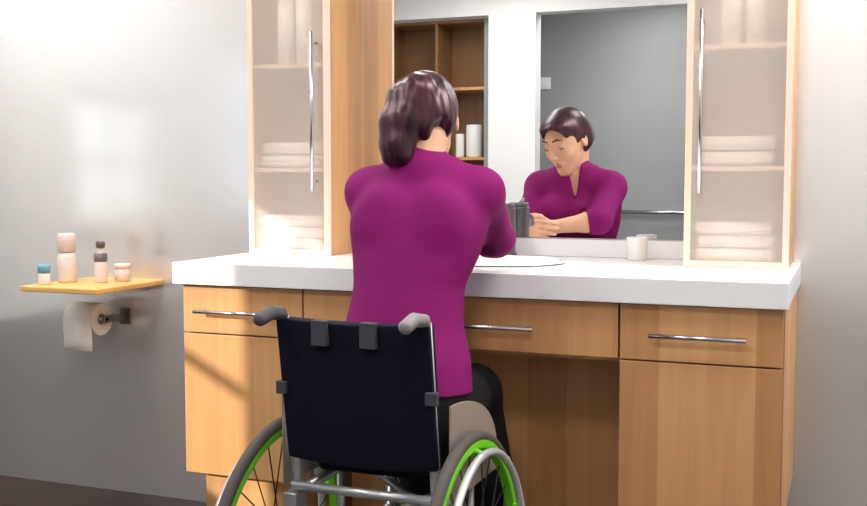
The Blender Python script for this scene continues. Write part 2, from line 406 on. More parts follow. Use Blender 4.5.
for k in range(n):
    j = (k + 1) % n
    bm.faces.new((ri[k], ro[k], ro[j], ri[j])); bm.faces.new((rib[j], rob[j], rob[k], rib[k]))
    bm.faces.new((ro[k], rob[k], rob[j], ro[j])); bm.faces.new((ri[j], rib[j], rib[k], ri[k]))
obj('slab', bm, 'stone', t, bevel=.005)
bm = bmesh.new(); rings = []
prof = [(1.05, .0035), (1.04, .008), (1.0, .009), (.975, .003), (.93, -.035), (.80, -.085), (.50, -.115), (.12, -.122)]
for s, dz in prof:
    rings.append([bm.verts.new((BX + BA * s * math.cos(k * 2 * PI / 48), BY + BB * s * math.sin(k * 2 * PI / 48), CT + dz)) for k in range(48)])
for A, Q in zip(rings, rings[1:]):
    for k in range(48): bm.faces.new((A[k], A[(k + 1) % 48], Q[(k + 1) % 48], Q[k]))
bm.faces.new(rings[-1])
bs = obj('basin', bm, 'ceramic', t, True)
obj('drain', lathe(BX, BY, [(0, CT - .119), (.02, CT - .119), (.024, CT - .121), (.024, CT - .123)]), 'steel', bs, True)
obj('backsplash', B(-1.449, -.407, -.020, -.002, CT, CT + .052), 'stone', t, bevel=.003)

# faucet
FX, FY = -.955, -.085
t = thing('faucet', 'chunky grey metal basin faucet beside her right arm, seen in the mirror', 'faucet', (FX, FY, CT))
obj('body', lathe(FX, FY, [(0, CT), (.034, CT), (.038, CT + .008), (.033, CT + .014), (.033, CT + .14), (.0325, CT + .145), (0, CT + .145)]), 'darksteel', t, True)
obj('spout', T([(FX, FY - .02, CT + .105), (FX, FY - .07, CT + .112), (FX, FY - .12, CT + .105), (FX, FY - .135, CT + .085)], [.017, .016, .014, .012]), 'darksteel', t, True)
lv = bmesh.new(); tube(lv, [(FX, FY, CT + .144), (FX, FY, CT + .158)], [.031, .029]); tube(lv, [(FX, FY, CT + .147), (FX, FY - .05, CT + .168)], [.008, .006])
obj('lever', lv, 'darksteel', t, True)

# white cup
cx, cy = -.56, -.085
t = tag(obj('cup', lathe(cx, cy, [(0, CT), (.024, CT), (.027, CT + .004), (.031, CT + .062), (.031, CT + .066), (.028, CT + .066), (.025, CT + .008), (0, CT + .008)]), 'ceramic', smooth=True),
        'small white cup on the worktop below the mirror', 'cup')

# mirror
t = thing('wall_mirror', 'wide wall mirror between the two glass-fronted cabinets above the basin', 'mirror', (-.93, 0, CT + .06))
obj('mirror_glass', B(-1.45, -.406, -.012, -.002, CT + .056, 2.40), 'mirror', t)
obj('bottom_strip', B(-1.45, -.406, -.016, -.001, CT + .0525, CT + .0555), 'alu', t)

# ------------------------------------------------------------------ tall cabinets
def towel_bm(x0, x1, y0, y1, z0, z1, folds):
    bm = bmesh.new(); n = 10; h = (z1 - z0) / folds
    for k in range(folds):
        a, b_ = z0 + k * h + .001, z0 + (k + 1) * h - .001; zm = (a + b_) / 2; rr = (b_ - a) / 2
        prof = [(y1, a)] + [(y0 + rr - rr * math.cos(q), zm + rr * math.sin(q)) for q in [(-PI / 2 + i * PI / 6) for i in range(7)]] + [(y1, b_)]
        A = [bm.verts.new((x0, y, z)) for y, z in prof]; Q = [bm.verts.new((x1, y, z)) for y, z in prof]
        for i in range(len(prof)): j = (i + 1) % len(prof); bm.faces.new((A[i], A[j], Q[j], Q[i]))
        bm.faces.new(A[::-1]); bm.faces.new(Q)
    bmesh.ops.recalc_face_normals(bm, faces=bm.faces[:])
    return bm
def cabinet(x0, x1, lab, hx, side, front_mat):
    z0, z1, yf, yb = CT + .001, 2.15, -.240, -.002
    t = thing('tall_cabinet', lab, 'cabinet', ((x0 + x1) / 2, -.1, z0))
    for a, b_ in ((x0, x0 + .014), (x1 - .014, x1)):
        obj('side_panel', B(a, b_, yf, yb, z0, z1), 'wood', t)
    obj('back_panel', B(x0 + .014, x1 - .014, yb - .008, yb, z0, z1), 'wood_pale', t)
    obj('bottom_panel', B(x0 + .014, x1 - .014, yf, yb - .008, z0, z0 + .014), 'wood_pale', t)
    obj('top_panel', B(x0 + .014, x1 - .014, yf, yb - .008, z1 - .014, z1), 'wood_pale', t)
    for z in (1.16, 1.475, 1.80):
        obj('shelf', B(x0 + .014, x1 - .014, yf + .003, yb - .008, z - .012, z), 'wood_pale', t)
    fw = .016
    bm = bmesh.new(); ya, yb2 = yf - .018, yf - .001
    box(bm, x0, x0 + fw, ya, yb2, z0, z1); box(bm, x1 - fw, x1, ya, yb2, z0, z1)
    box(bm, x0 + fw, x1 - fw, ya, yb2, z0, z0 + fw); box(bm, x0 + fw, x1 - fw, ya, yb2, z1 - fw, z1)
    dr = obj('door', bm, front_mat, t)
    obj('glass_pane', B(x0 + fw, x1 - fw, ya + .006, ya + .011, z0 + fw, z1 - fw), 'frosted', dr)
    bm = bmesh.new(); tube(bm, [(hx, ya - .03, 1.09), (hx, ya - .03, 1.56)], .0055)
    for z in (1.12, 1.53): tube(bm, [(hx, ya + .006, z), (hx, ya - .03, z)], .004)
    obj('handle', bm, 'steel', dr, True)
    rows = [(z0 + .0145, .105, 3, 'bottom'), (1.161, .080, 2, 'middle')]
    for k, (zb, h, folds, nm) in enumerate(rows):
        for q in range(folds):
            pos = (('lowest', 'middle', 'topmost') if folds == 3 else ('lower', 'upper'))[q]; hh = h / folds; e = (0, .004, -.003)[q]
            tag(obj('folded_towel', towel_bm(x0 + .03 + e, x1 - .045 + e, yf + .006 + abs(e), yb - .02, zb + q * hh - .001, zb + (q + 1) * hh - .001, 1), 'towel', smooth=True),
                'white folded towel on the %s board of the %s glass-fronted cabinet, %s of its stack' % (nm, side, pos), 'towel', 'folded towels in the %s cabinet' % side)
    for k in range(2):
        x = x0 + .105 + k * .065
        tag(obj('rolled_towel', T([(x, -.20, 1.476), (x, -.20, 1.68)], [.027, .028], 20), 'towel', smooth=True),
            'white upright rolled towel high in the %s glass-fronted cabinet, %s of the pair' % (side, ('left', 'right')[k]), 'towel', 'rolled towels in the %s cabinet' % side)
cabinet(-1.725, -1.450, 'tall beech cabinet with glass door at the left end of the worktop', -1.49, 'left', 'wood_pale')
cabinet(-.406, -.142, 'tall beech cabinet with glass door at the right end of the worktop', -.365, 'right', 'wood_pale')

# ------------------------------------------------------------------ left wall shelf, bottles, paper
t = thing('wall_shelf', 'small bright wooden shelf on the glossy wall left of the vanity', 'shelf', (-2.385, 0, .77))
obj('board', B(-2.54, -2.23, -.356, -.001, .757, .775), 'wood_h', t, bevel=.004)
for xb in (-2.48, -2.305): obj('bracket', B(xb, xb + .015, -.20, -.001, .735, .757), 'steel', t)
def bottle(name, x, y, z, prof, m, lab, cat):
    t = thing(name, lab, cat, (x, y, z))
    return t
Z = .775
t = bottle('pump_bottle', -2.485, -.19, Z, None, None, 'tall pale pinkish bottle with a broad cap at left on the wall shelf', 'bottle')
x, y = -2.485, -.19
obj('body', lathe(x, y, [(0, Z), (.028, Z), (.032, Z + .006), (.032, Z + .085), (.026, Z + .10), (.018, Z + .104), (0, Z + .104)]), 'bottle_white', t, True)
obj('cap', lathe(x, y, [(0, Z + .104), (.026, Z + .104), (.030, Z + .108), (.030, Z + .160), (.026, Z + .166), (0, Z + .166)]), 'bottle_pink', t, True)
x, y = -2.500, -.285
t = thing('small_jar', 'small pale jar with blue lid in front of the tall bottle on the wall shelf', 'jar', (x, y, Z))
obj('body', lathe(x, y, [(0, Z), (.017, Z), (.020, Z + .004), (.020, Z + .036), (.016, Z + .040), (0, Z + .040)]), 'bottle_white', t, True)
obj('lid', lathe(x, y, [(0, Z + .040), (.021, Z + .040), (.021, Z + .062), (.018, Z + .066), (0, Z + .066)]), 'blue', t, True)
x, y = -2.36, -.17
t = thing('slim_bottle', 'slim clear bottle with dark band and grey cap at the middle of the wall shelf', 'bottle', (x, y, Z))
obj('body', lathe(x, y, [(0, Z), (.019, Z), (.021, Z + .005), (.021, Z + .085), (.012, Z + .10), (.012, Z + .120), (0, Z + .120)]), 'bottle_white', t, True)
obj('band', lathe(x, y, [(.0212, Z + .072), (.0225, Z + .075), (.0225, Z + .098), (.014, Z + .101)]), 'capdark', t, True)
obj('cap', lathe(x, y, [(.0, Z + .120), (.015, Z + .120), (.015, Z + .138), (.012, Z + .142), (0, Z + .142)]), 'capdark', t, True)
x, y = -2.325, -.10
t = thing('squat_pot', 'squat grey pot at right of the slim bottle on the wall shelf', 'pot', (x, y, Z))
obj('body', lathe(x, y, [(0, Z), (.022, Z), (.026, Z + .006), (.026, Z + .045), (0, Z + .046)]), 'bottle_pink', t, True)
obj('lid', lathe(x, y, [(0, Z + .046), (.027, Z + .046), (.027, Z + .058), (.024, Z + .061), (0, Z + .062)]), 'bottle_white', t, True)

RX0, RX1, RY, RZ, RR = -2.53, -2.41, -.108, .640, .056
t = thing('toilet_roll_holder', 'grey metal toilet roll holder on the wall below the wooden shelf', 'toilet roll holder', (-2.46, 0, RZ))
obj('bracket', box(B(-2.398, -2.388, -.125, -.004, RZ - .012, RZ + .012), -2.415, -2.371, -.004, -.0005, RZ - .03, RZ + .03), 'darksteel', t, bevel=.002)
obj('arm', T([(-2.388, RY, RZ), (-2.545, RY, RZ)], .0075), 'steel', t, True)
t = thing('toilet_roll', 'white toilet roll with a hanging sheet below the wooden shelf', 'toilet roll', (-2.47, RY, RZ))
bm = bmesh.new(); ns = 40
cir = [(RY + RR * math.cos(a), RZ + RR * math.sin(a)) for a in [k * 2 * PI / ns for k in range(ns)]]
cin = [(RY + .02 * math.cos(a), RZ + .02 * math.sin(a)) for a in [k * 2 * PI / ns for k in range(ns)]]
v = [[bm.verts.new((xx, yy, zz)) for yy, zz in q] for xx, q in ((RX0, cir), (RX1, cir), (RX1, cin), (RX0, cin))]
for a in range(4):
    A, Q = v[a], v[(a + 1) % 4]
    for k in range(ns): bm.faces.new((A[k], A[(k + 1) % ns], Q[(k + 1) % ns], Q[k]))
bmesh.ops.recalc_face_normals(bm, faces=bm.faces[:])
obj('roll', bm, 'paper', t, False, bevel=0)
bm = bmesh.new(); pr = [(RY + (RR + .001) * math.cos(a), RZ + (RR + .001) * math.sin(a)) for a in [PI / 2 + k * PI / 20 for k in range(11)]] + [(RY - RR - .001, RZ - .03), (RY - RR + .002, RZ - .07), (RY - RR - .001, .535)]
A = [bm.verts.new((RX0, yy, zz)) for yy, zz in pr]; Q = [bm.verts.new((RX1, yy, zz)) for yy, zz in pr]
for k in range(len(pr) - 1): bm.faces.new((A[k], A[k + 1], Q[k + 1], Q[k]))
o = obj('hanging_sheet', bm, 'paper', t, True); md = o.modifiers.new('solid', 'SOLIDIFY'); md.thickness = .0015; md.offset = -1
bm = bmesh.new()
for x_ in (0,):
    tube(bm, [(RX0 + .001, RY, RZ), (RX1 - .001, RY, RZ)], .0199, 24)
# ------------------------------------------------------------------ wheelchair
WCX, WY = -.942, -1.05
t = thing('wheelchair', 'manual wheelchair with navy backrest and lime green wheel rims, woman seated in it', 'wheelchair', (WCX, WY, 0))
WR = .30
def ringpts(x, rad, n=72, sgn=1, camber=0.045):
    return [(x + sgn * (-camber) * (rad * math.sin(a)) , WY + rad * math.cos(a), WR + rad * math.sin(a)) for a in [k * 2 * PI / n for k in range(n)]]
for sgn in (-1, 1):
    x = WCX + sgn * .232
    # rim: flat broad band
    bm = bmesh.new(); n = 72; prof = [(-.011, .262), (.011, .262), (.011, .283), (-.011, .283)]; rings = []
    for k in range(n):
        a = k * 2 * PI / n
        rings.append([bm.verts.new((x + dx - sgn * .045 * rr * math.sin(a), WY + rr * math.cos(a), WR + rr * math.sin(a))) for dx, rr in prof])
    for k in range(n):
        A, Q = rings[k], rings[(k + 1) % n]
        for i in range(4): bm.faces.new((A[i], A[(i + 1) % 4], Q[(i + 1) % 4], Q[i]))
    bmesh.ops.recalc_face_normals(bm, faces=bm.faces[:])
    wh = obj('wheel', bm, 'green', t, True, bevel=.003)
    wh['label'] = 'lime green wheel rim with dark spokes and pale handrim'
    obj('tyre', T(ringpts(x, .288, sgn=sgn), .013, 12, True), 'tyre', wh, True)
    obj('handrim', T(ringpts(x + sgn * .030, .258, sgn=sgn), .0085, 10, True), 'handrim', wh, True)
    obj('hub', T([(x - .03, WY, WR), (x + .03, WY, WR)], [.022, .022], 20), 'black', wh, True)
    for k in range(24):
        a = k * 2 * PI / 24; ex = .018 if k % 2 else -.018
        p1 = (x - sgn * .045 * .264 * math.sin(a), WY + .264 * math.cos(a), WR + .264 * math.sin(a))
        a2 = a + (.9 if (k // 2) % 2 else -.9)
        p0 = (x + ex, WY + .02 * math.cos(a2), WR + .02 * math.sin(a2))
        obj('spoke', T([p0, p1], .0016, 6), 'black', wh)
    for k in range(5):
        a = k * 2 * PI / 5 + .3
        p0 = (x - sgn * .045 * .268 * math.sin(a), WY + .268 * math.cos(a), WR + .268 * math.sin(a))
        p1 = (x + sgn * .030 - sgn * .045 * .258 * math.sin(a), WY + .258 * math.cos(a), WR + .258 * math.sin(a))
        obj('handrim_tab', T([p0, p1], .006, 8), 'green', wh)
BXL, BXR = WCX - .163, WCX + .160
BY0, BY1 = -1.135, -1.115
for x in (BXL, BXR):
    obj('back_post', T([(x, -1.070, .28), (x, -1.095, .52), (x, -1.145, .840)], .0115), 'alu', t, True)
    grip = bmesh.new()
    gx = -.012 if x == BXL else -.012
    tube(grip, [(x, -1.145, .832), (x, -1.155, .846), (x + gx, -1.180, .850), (x + gx, -1.225, .841), (x + gx, -1.232, .839)], [.011, .014, .0155, .0145, .010])
    go = obj('push_handle', grip, 'grip' if x == BXL else 'grip_light', t, True)
# backrest upholstery: gently sagging sheet
bm = bmesh.new(); nu, nv = 18, 14; fr_, bk_ = [], []
for j in range(nv + 1):
    v_ = j / nv; rf, rb = [], []
    for i in range(nu + 1):
        u = i / nu
        z = .530 + v_ * (.838 - .530); wv = (BXR - BXL + .022)
        x = BXL - .011 + u * wv
        sag = .030 * math.sin(PI * u)
        zz = z - .010 * math.sin(PI * u) * (1 if v_ < .5 else .6)
        y = -1.093 - .050 * v_ 
        rf.append(bm.verts.new((x, y - .019 - .006 * math.sin(PI * u) , zz))); rb.append(bm.verts.new((x, y + .016 + sag * .2, zz)))
    fr_.append(rf); bk_.append(rb)
for j in range(nv):
    for i in range(nu):
        bm.faces.new((fr_[j][i], fr_[j][i + 1], fr_[j + 1][i + 1], fr_[j + 1][i])); bm.faces.new((bk_[j][i], bk_[j + 1][i], bk_[j + 1][i + 1], bk_[j][i + 1]))
for i in range(nu):
    bm.faces.new((fr_[0][i], bk_[0][i], bk_[0][i + 1], fr_[0][i + 1])); bm.faces.new((fr_[nv][i], fr_[nv][i + 1], bk_[nv][i + 1], bk_[nv][i]))
for j in range(nv):
    bm.faces.new((fr_[j][0], fr_[j + 1][0], bk_[j + 1][0], bk_[j][0])); bm.faces.new((fr_[j][nu], bk_[j][nu], bk_[j + 1][nu], fr_[j + 1][nu]))
bmesh.ops.recalc_face_normals(bm, faces=bm.faces[:])
back = obj('backrest', bm, 'navy', t, True, bevel=.004)
for u in (.30, .64):
    x = BXL + u * (BXR - BXL)
    obj('strap', B(x - .018, x + .018, -1.175, -1.155, .785, .838), 'strap', back, bevel=.002)
for x, s in ((BXL - .014, -1), (BXR + .004, 1)):
    obj('strap', B(x - .008, x + .018, -1.145, -1.128, .672, .700), 'strap', back, bevel=.003)
# seat, frame
obj('seat_cushion', B(BXL + .01, BXR - .01, -1.02, -.66, .478, .506), 'navy', t, bevel=.012)
fbm = bmesh.new()
for x in (BXL, BXR):
    tube(fbm, [(x, -1.11, .445), (x, -.68, .455), (x, -.61, .43), (x, -.57, .34), (x, -.53, .14)], .0115)
    tube(fbm, [(x, -1.10, .29), (x, -.80, .26), (x, -.60, .27), (x, -.585, .36)], .0115)
    tube(fbm, [(x, -.88, .27), (x, -.88, .45)], .010)
tube(fbm, [(BXL, -1.112, .468), (BXR, -1.112, .468)], .010)
tube(fbm, [(BXL - .035, WY, WR), (BXR + .035, WY, WR)], .013)
tube(fbm, [(BXL, -.78, .44), (BXR, -.80, .27)], .010); tube(fbm, [(BXR, -.78, .44), (BXL, -.80, .27)], .010)
obj('frame', fbm, 'alu', t, True)
for x in (BXL, BXR):
    obj('axle_bracket', B(x - .016, x + .016, -1.13, -1.075, .38, .455), 'alu', t, bevel=.004)
obj('footplate', B(BXL + .03, BXR - .03, -.56, -.36, .118, .130), 'black', t, bevel=.004)
obj('footplate_bar', T([(BXL, -.53, .14), (BXR, -.53, .14)], .009), 'alu', t, True)
for sgn, x in ((-1, BXL - .02), (1, BXR + .02)):
    cb = bmesh.new(); tube(cb, [(x, -.63, .27), (x, -.64, .12)], .009)
    for q in (-.018, .018): box(cb, x + q - .002, x + q + .002, -.665, -.625, .055, .13)
    box(cb, x - .02, x + .02, -.655, -.625, .125, .131)
    cf = obj('caster_fork', cb, 'alu', t)
    obj('caster_wheel', T([(x - .012, -.655, .062), (x - .010, -.655, .062), (x + .010, -.655, .062), (x + .012, -.655, .062)], [.055, .062, .062, .055], 32), 'tyre', cf, True)
    # side guard: rounded plate between seat and wheel
    gb = bmesh.new(); xg = WCX + sgn * .196; xs = (xg, xg - sgn * .004); pr = []
    for k in range(17):
        a = k * PI / 2 / 16
        pr.append((-1.10 + .31 * math.sin(a) , .48 + .185 * math.cos(a) ** .8))
    pr = [(-1.10, .46)] + pr + [(-.79, .46)]
    A = [gb.verts.new((xs[0], yy, zz)) for yy, zz in pr]; Q = [gb.verts.new((xs[1], yy, zz)) for yy, zz in pr]
    gb.faces.new(A); gb.faces.new(Q[::-1])
    for k in range(len(pr)): j = (k + 1) % len(pr); gb.faces.new((A[k], A[j], Q[j], Q[k]))
    bmesh.ops.recalc_face_normals(gb, faces=gb.faces[:])
    obj('side_guard', gb, 'guard', t, bevel=.0012)

# ------------------------------------------------------------------ person, by smooth-blended volumes
class Vol:
    def __init__(s, lo, hi, h):
        s.lo = np.array(lo, float); s.h = h; s.n = tuple(int(v) for v in np.ceil((np.array(hi) - s.lo) / h)); s.F = np.full(s.n, 0.15, np.float32)
    def win(s, lo, hi):
        a = np.maximum(0, np.floor((np.array(lo) - s.lo) / s.h)).astype(int); b = np.minimum(s.n, np.ceil((np.array(hi) - s.lo) / s.h) + 1).astype(int)
        sl = tuple(slice(int(i), int(j)) for i, j in zip(a, b))
        ax = [s.lo[k] + s.h * np.arange(a[k], b[k]) for k in range(3)]
        X, Y, Zc = np.meshgrid(*ax, indexing='ij', sparse=True)
        return sl, X.astype(np.float32), Y.astype(np.float32), Zc.astype(np.float32)
    def put(s, lo, hi, fn, k=.01, mode='add'):
        p = .05; sl, X, Y, Zc = s.win(np.array(lo) - p, np.array(hi) + p)
        if any(q.stop <= q.start for q in sl): return
        D = fn(X, Y, Zc); A = s.F[sl]
        if mode == 'sub': D = -D
        if mode == 'add':
            h = np.clip(.5 + .5 * (A - D) / k, 0, 1); s.F[sl] = A * (1 - h) + D * h - k * h * (1 - h)
        else:
            h = np.clip(.5 - .5 * (A - D) / k, 0, 1); s.F[sl] = A * (1 - h) + D * h + k * h * (1 - h)
    def cone(s, a, b, ra, rb, k=.01, mode='add', flat=None):
        a = np.array(a, float); b = np.array(b, float); ab = b - a; L2 = max(1e-12, float(ab @ ab)); r = max(ra, rb)
        def fn(X, Y, Zc):
            px, py, pz = X - a[0], Y - a[1], Zc - a[2]
            t = np.clip((px * ab[0] + py * ab[1] + pz * ab[2]) / L2, 0, 1)
            return np.sqrt((px - t * ab[0]) ** 2 + (py - t * ab[1]) ** 2 + (pz - t * ab[2]) ** 2) - (ra + (rb - ra) * t)
        s.put(np.minimum(a, b) - r, np.maximum(a, b) + r, fn, k, mode)
    def chain(s, pts, rs, k=.01, mode='add'):
        for i in range(len(pts) - 1): s.cone(pts[i], pts[i + 1], rs[i], rs[i + 1], k, mode)
    def ell(s, c, r, k=.01, mode='add', Rm=None):
        c = np.array(c, float); r = np.array(r, float); Rm = np.eye(3) if Rm is None else Rm; m_ = r.max()
        def fn(X, Y, Zc):
            px, py, pz = X - c[0], Y - c[1], Zc - c[2]
            q = [px * Rm[0, i] + py * Rm[1, i] + pz * Rm[2, i] for i in range(3)]
            k0 = np.sqrt((q[0] / r[0]) ** 2 + (q[1] / r[1]) ** 2 + (q[2] / r[2]) ** 2)
            k1 = np.sqrt((q[0] / r[0] ** 2) ** 2 + (q[1] / r[1] ** 2) ** 2 + (q[2] / r[2] ** 2) ** 2) + 1e-6
            return k0 * (k0 - 1) / k1
        s.put(c - m_, c + m_, fn, k, mode)
    def loft(s, tab, off=0., k=.01, z0=None, z1=None, yaw=0.):
        tab = np.array(tab, float); zz = tab[:, 0]
        z0 = zz[0] if z0 is None else z0; z1 = zz[-1] if z1 is None else z1
        def fn(X, Y, Zc):
            zc = np.clip(Zc, zz[0], zz[-1])
            def ip(c):
                # smooth interpolation
                return np.interp(zc.ravel(), fine, np.interp(fine, zz, tab[:, c]) if not smoothed else smoothed[c]).reshape(zc.shape)
            cx_, cy_, a_, b_ = (ip(i) for i in (1, 2, 3, 4))
            a_ = a_ + off; b_ = b_ + off
            cs, sn = math.cos(yaw), math.sin(yaw)
            dx = (X - cx_) * cs + (Y - cy_) * sn; dy = -(X - cx_) * sn + (Y - cy_) * cs
            k0 = np.sqrt((dx / a_) ** 2 + (dy / b_) ** 2); k1 = np.sqrt((dx / a_ ** 2) ** 2 + (dy / b_ ** 2) ** 2) + 1e-6
            D = k0 * (k0 - 1) / k1
            return np.maximum(np.maximum(D, z0 - Zc), Zc - z1).astype(np.float32)
        fine = np.linspace(zz[0], zz[-1], 200); smoothed = {}
        ker = np.hanning(23); ker /= ker.sum()
        for c in (1, 2, 3, 4):
            q = np.interp(fine, zz, tab[:, c]); smoothed[c] = np.convolve(np.pad(q, 11, 'edge'), ker, 'valid')
        lo = [tab[:, 1].min() - tab[:, 3].max() - off, tab[:, 2].min() - tab[:, 4].max() - off, z0]
        hi = [tab[:, 1].max() + tab[:, 3].max() + off, tab[:, 2].max() + tab[:, 4].max() + off, z1]
        s.put(lo, hi, fn, k)
    def mesh(s, name, m, parent, smooth_iter=1):
        F = s.F; I = F < 0; nx, ny, nz = F.shape
        cnt = np.zeros((nx - 1, ny - 1, nz - 1), np.int8)
        for a in (0, 1):
            for b in (0, 1):
                for c in (0, 1): cnt += I[a:nx - 1 + a, b:ny - 1 + b, c:nz - 1 + c]
        act = (cnt > 0) & (cnt < 8); ijk = np.argwhere(act); idx = np.full(act.shape, -1, np.int32); idx[act] = np.arange(len(ijk))
        acc = np.zeros((len(ijk), 3)); num = np.zeros(len(ijk))
        corners = [(a, b, c) for a in (0, 1) for b in (0, 1) for c in (0, 1)]
        val = {q: F[ijk[:, 0] + q[0], ijk[:, 1] + q[1], ijk[:, 2] + q[2]] for q in corners}
        for q in corners:
            for ax in range(3):
                if q[ax] == 0:
                    q2 = list(q); q2[ax] = 1; q2 = tuple(q2); v0, v1 = val[q], val[q2]; cr = (v0 < 0) != (v1 < 0)
                    tt = np.where(cr, v0 / np.where(cr, v0 - v1, 1), 0); p = np.array(q, float)[None, :].repeat(len(ijk), 0); p[:, ax] = tt
                    acc += p * cr[:, None]; num += cr
        P = s.lo + s.h * (ijk + acc / num[:, None])
        quads = []
        for ax in range(3):
            u, v = [(1, 2), (2, 0), (0, 1)][ax]
            s0 = [slice(1, -1)] * 3; s0[ax] = slice(0, -1); s1 = [slice(1, -1)] * 3; s1[ax] = slice(1, None)
            a, b = I[tuple(s0)], I[tuple(s1)]; e = np.argwhere(a != b)
            if not len(e): continue
            fl = a[a != b]
            g0 = e.copy(); g0[:, u] += 1; g0[:, v] += 1   # grid index of edge start
            def cell(du, dv):
                c = g0.copy(); c[:, u] -= du; c[:, v] -= dv; return idx[c[:, 0], c[:, 1], c[:, 2]]
            Q = np.stack([cell(1, 1), cell(0, 1), cell(0, 0), cell(1, 0)], 1)
            Q[~fl] = Q[~fl][:, ::-1]; quads.append(Q)
        Q = np.concatenate(quads); Q = Q[(Q >= 0).all(1)]
        off = Vector((0, 0, 0)); bq = parent
        while bq: off += bq.location; bq = bq.parent
        P = P - np.array(off)
        me = bpy.data.meshes.new(name)
        me.vertices.add(len(P)); me.vertices.foreach_set('co', P.astype(np.float32).ravel())
        me.loops.add(len(Q) * 4); me.loops.foreach_set('vertex_index', Q.astype(np.int32).ravel())
        me.polygons.add(len(Q)); me.polygons.foreach_set('loop_start', np.arange(0, len(Q) * 4, 4, dtype=np.int32))
        me.polygons.foreach_set('use_smooth', np.ones(len(Q), bool))
        me.update(calc_edges=True); me.validate()
        me.materials.append(M[m]); o = bpy.data.objects.new(name, me); C.objects.link(o); o.parent = parent
        if smooth_iter:
            md = o.modifiers.new('smooth', 'SMOOTH'); md.iterations = smooth_iter; md.factor = .5
        return o

person = thing('person', 'seated woman in magenta top, dark ponytail, leaning over the basin with hands together', 'person', (-.95, -.93, .505))
TORSO = [(.50, -.950, -.930, .150, .100), (.56, -.950, -.935, .172, .112), (.64, -.950, -.930, .176, .108), (.72, -.945, -.905, .158, .095),
         (.80, -.944, -.875, .128, .085), (.88, -.945, -.845, .121, .085), (.96, -.940, -.812, .145, .092), (1.02, -.942, -.790, .158, .095),
         (1.08, -.943, -.770, .158, .080), (1.12, -.943, -.762, .128, .064), (1.15, -.943, -.756, .075, .054), (1.17, -.943, -.750, .055, .050)]
TY = R(4)
SL, SR = (-1.078, -.770, 1.096), (-.808, -.742, 1.096)
EL, ER = (-1.092, -.625, .960), (-.815, -.595, .980)
WL, WRr = (-1.088, -.470, .957), (-.972, -.545, .957)
yawh, pith, rollh = R(22), R(26), R(4)
Rz = np.array([[math.cos(yawh), -math.sin(yawh), 0], [math.sin(yawh), math.cos(yawh), 0], [0, 0, 1]])
Rx = np.array([[1, 0, 0], [0, math.cos(pith), math.sin(pith)], [0, -math.sin(pith), math.cos(pith)]])
Ry = np.array([[math.cos(rollh), 0, -math.sin(rollh)], [0, 1, 0], [math.sin(rollh), 0, math.cos(rollh)]])
HR = Rz @ Rx @ Ry
HC = np.array([-.962, -.700, 1.266])
def hp(x, y, z): return HC + HR @ np.array([x, y, z])

def torso_shape(V, off=0., z0=None, z1=None, k=.02):
    V.loft(TORSO, off, k, z0, z1, TY)
    # bust and shoulder blades, trapezius
    for sx_ in (-1, 1):
        V.ell((-.943 + sx_ * .068, -.705, 1.00), np.array((.058, .055, .055)) + off, .035)
        V.ell((-.943 + sx_ * .07, -.835, 1.03), np.array((.055, .035, .07)) + off, .04)
    V.cone((-.945, -.760, 1.135), SL, .044 + off, .047 + off, .035)
    V.cone((-.943, -.755, 1.138), SR, .044 + off, .047 + off, .035)

V = Vol((-1.24, -1.07, .08), (-.66, -.20, 1.42), .0036)
torso_shape(V)
# neck
V.cone((-.945, -.765, 1.12), hp(0, -.030, -.06), .050, .046, .02)
# arms
for S, E, W_ in ((SL, EL, WL), (SR, ER, WRr)):
    V.cone(S, E, .043, .036, .02)
    mid = tuple(E[i] * .72 + W_[i] * .28 for i in range(3))
    V.chain([E, mid, W_], [.034, .033, .022], .015)
# legs
LEG = {-1: [(-1.025, -.93, .585), (-1.045, -.59, .555), (-1.03, -.545, .36), (-1.02, -.50, .16)], 1: [(-.880, -.93, .590), (-.872, -.60, .590), (-.845, -.545, .36), (-.855, -.50, .16)]}
for s_, pts in LEG.items():
    V.chain(pts, [.080, .056, .046, .032], .02)
    V.cone(pts[-1], (pts[-1][0], -.40, .150), .030, .022, .02)
# head
V.ell(hp(0, -.012, .022), (.073, .092, .083), .01, Rm=HR)
V.ell(hp(0, .022, -.018), (.060, .068, .075), .02, Rm=HR)
V.ell(hp(0, .030, -.055), (.041, .055, .050), .02, Rm=HR)
V.ell(hp(0, .068, -.094), (.016, .016, .015), .02, Rm=HR)
for s_ in (-1, 1):
    V.ell(hp(s_ * .035, .056, -.026), (.020, .021, .019), .02, Rm=HR)       # cheekbone
    V.ell(hp(s_ * .030, .096, .010), (.017, .014, .011), .010, 'sub', Rm=HR) # eye socket
    V.ell(hp(s_ * .030, .072, .009), (.0135, .0135, .0125), .003, Rm=HR)      # closed lid
    V.cone(hp(s_ * .012, .087, .030), hp(s_ * .045, .074, .028), .006, .005, .010)
    V.cone(hp(s_ * .042, .026, -.055), hp(s_ * .016, .062, -.092), .010, .010, .02)
    V.ell(hp(s_ * .0735, -.006, -.006), (.008, .016, .028), .004, Rm=HR)
    V.ell(hp(s_ * .080, -.001, -.003), (.005, .009, .016), .003, 'sub', Rm=HR)
V.cone(hp(0, .084, .022), hp(0, .102, -.026), .006, .0095, .008)
V.ell(hp(0, .103, -.028), (.010, .010, .008), .004, Rm=HR)
for s_ in (-1, 1): V.ell(hp(s_ * .011, .093, -.031), (.006, .008, .006), .004, Rm=HR)
V.ell(hp(0, .080, -.056), (.021, .011, .013), .008, Rm=HR)
V.ell(hp(0, .096, -.058), (.018, .006, .0012), .002, 'sub', Rm=HR)
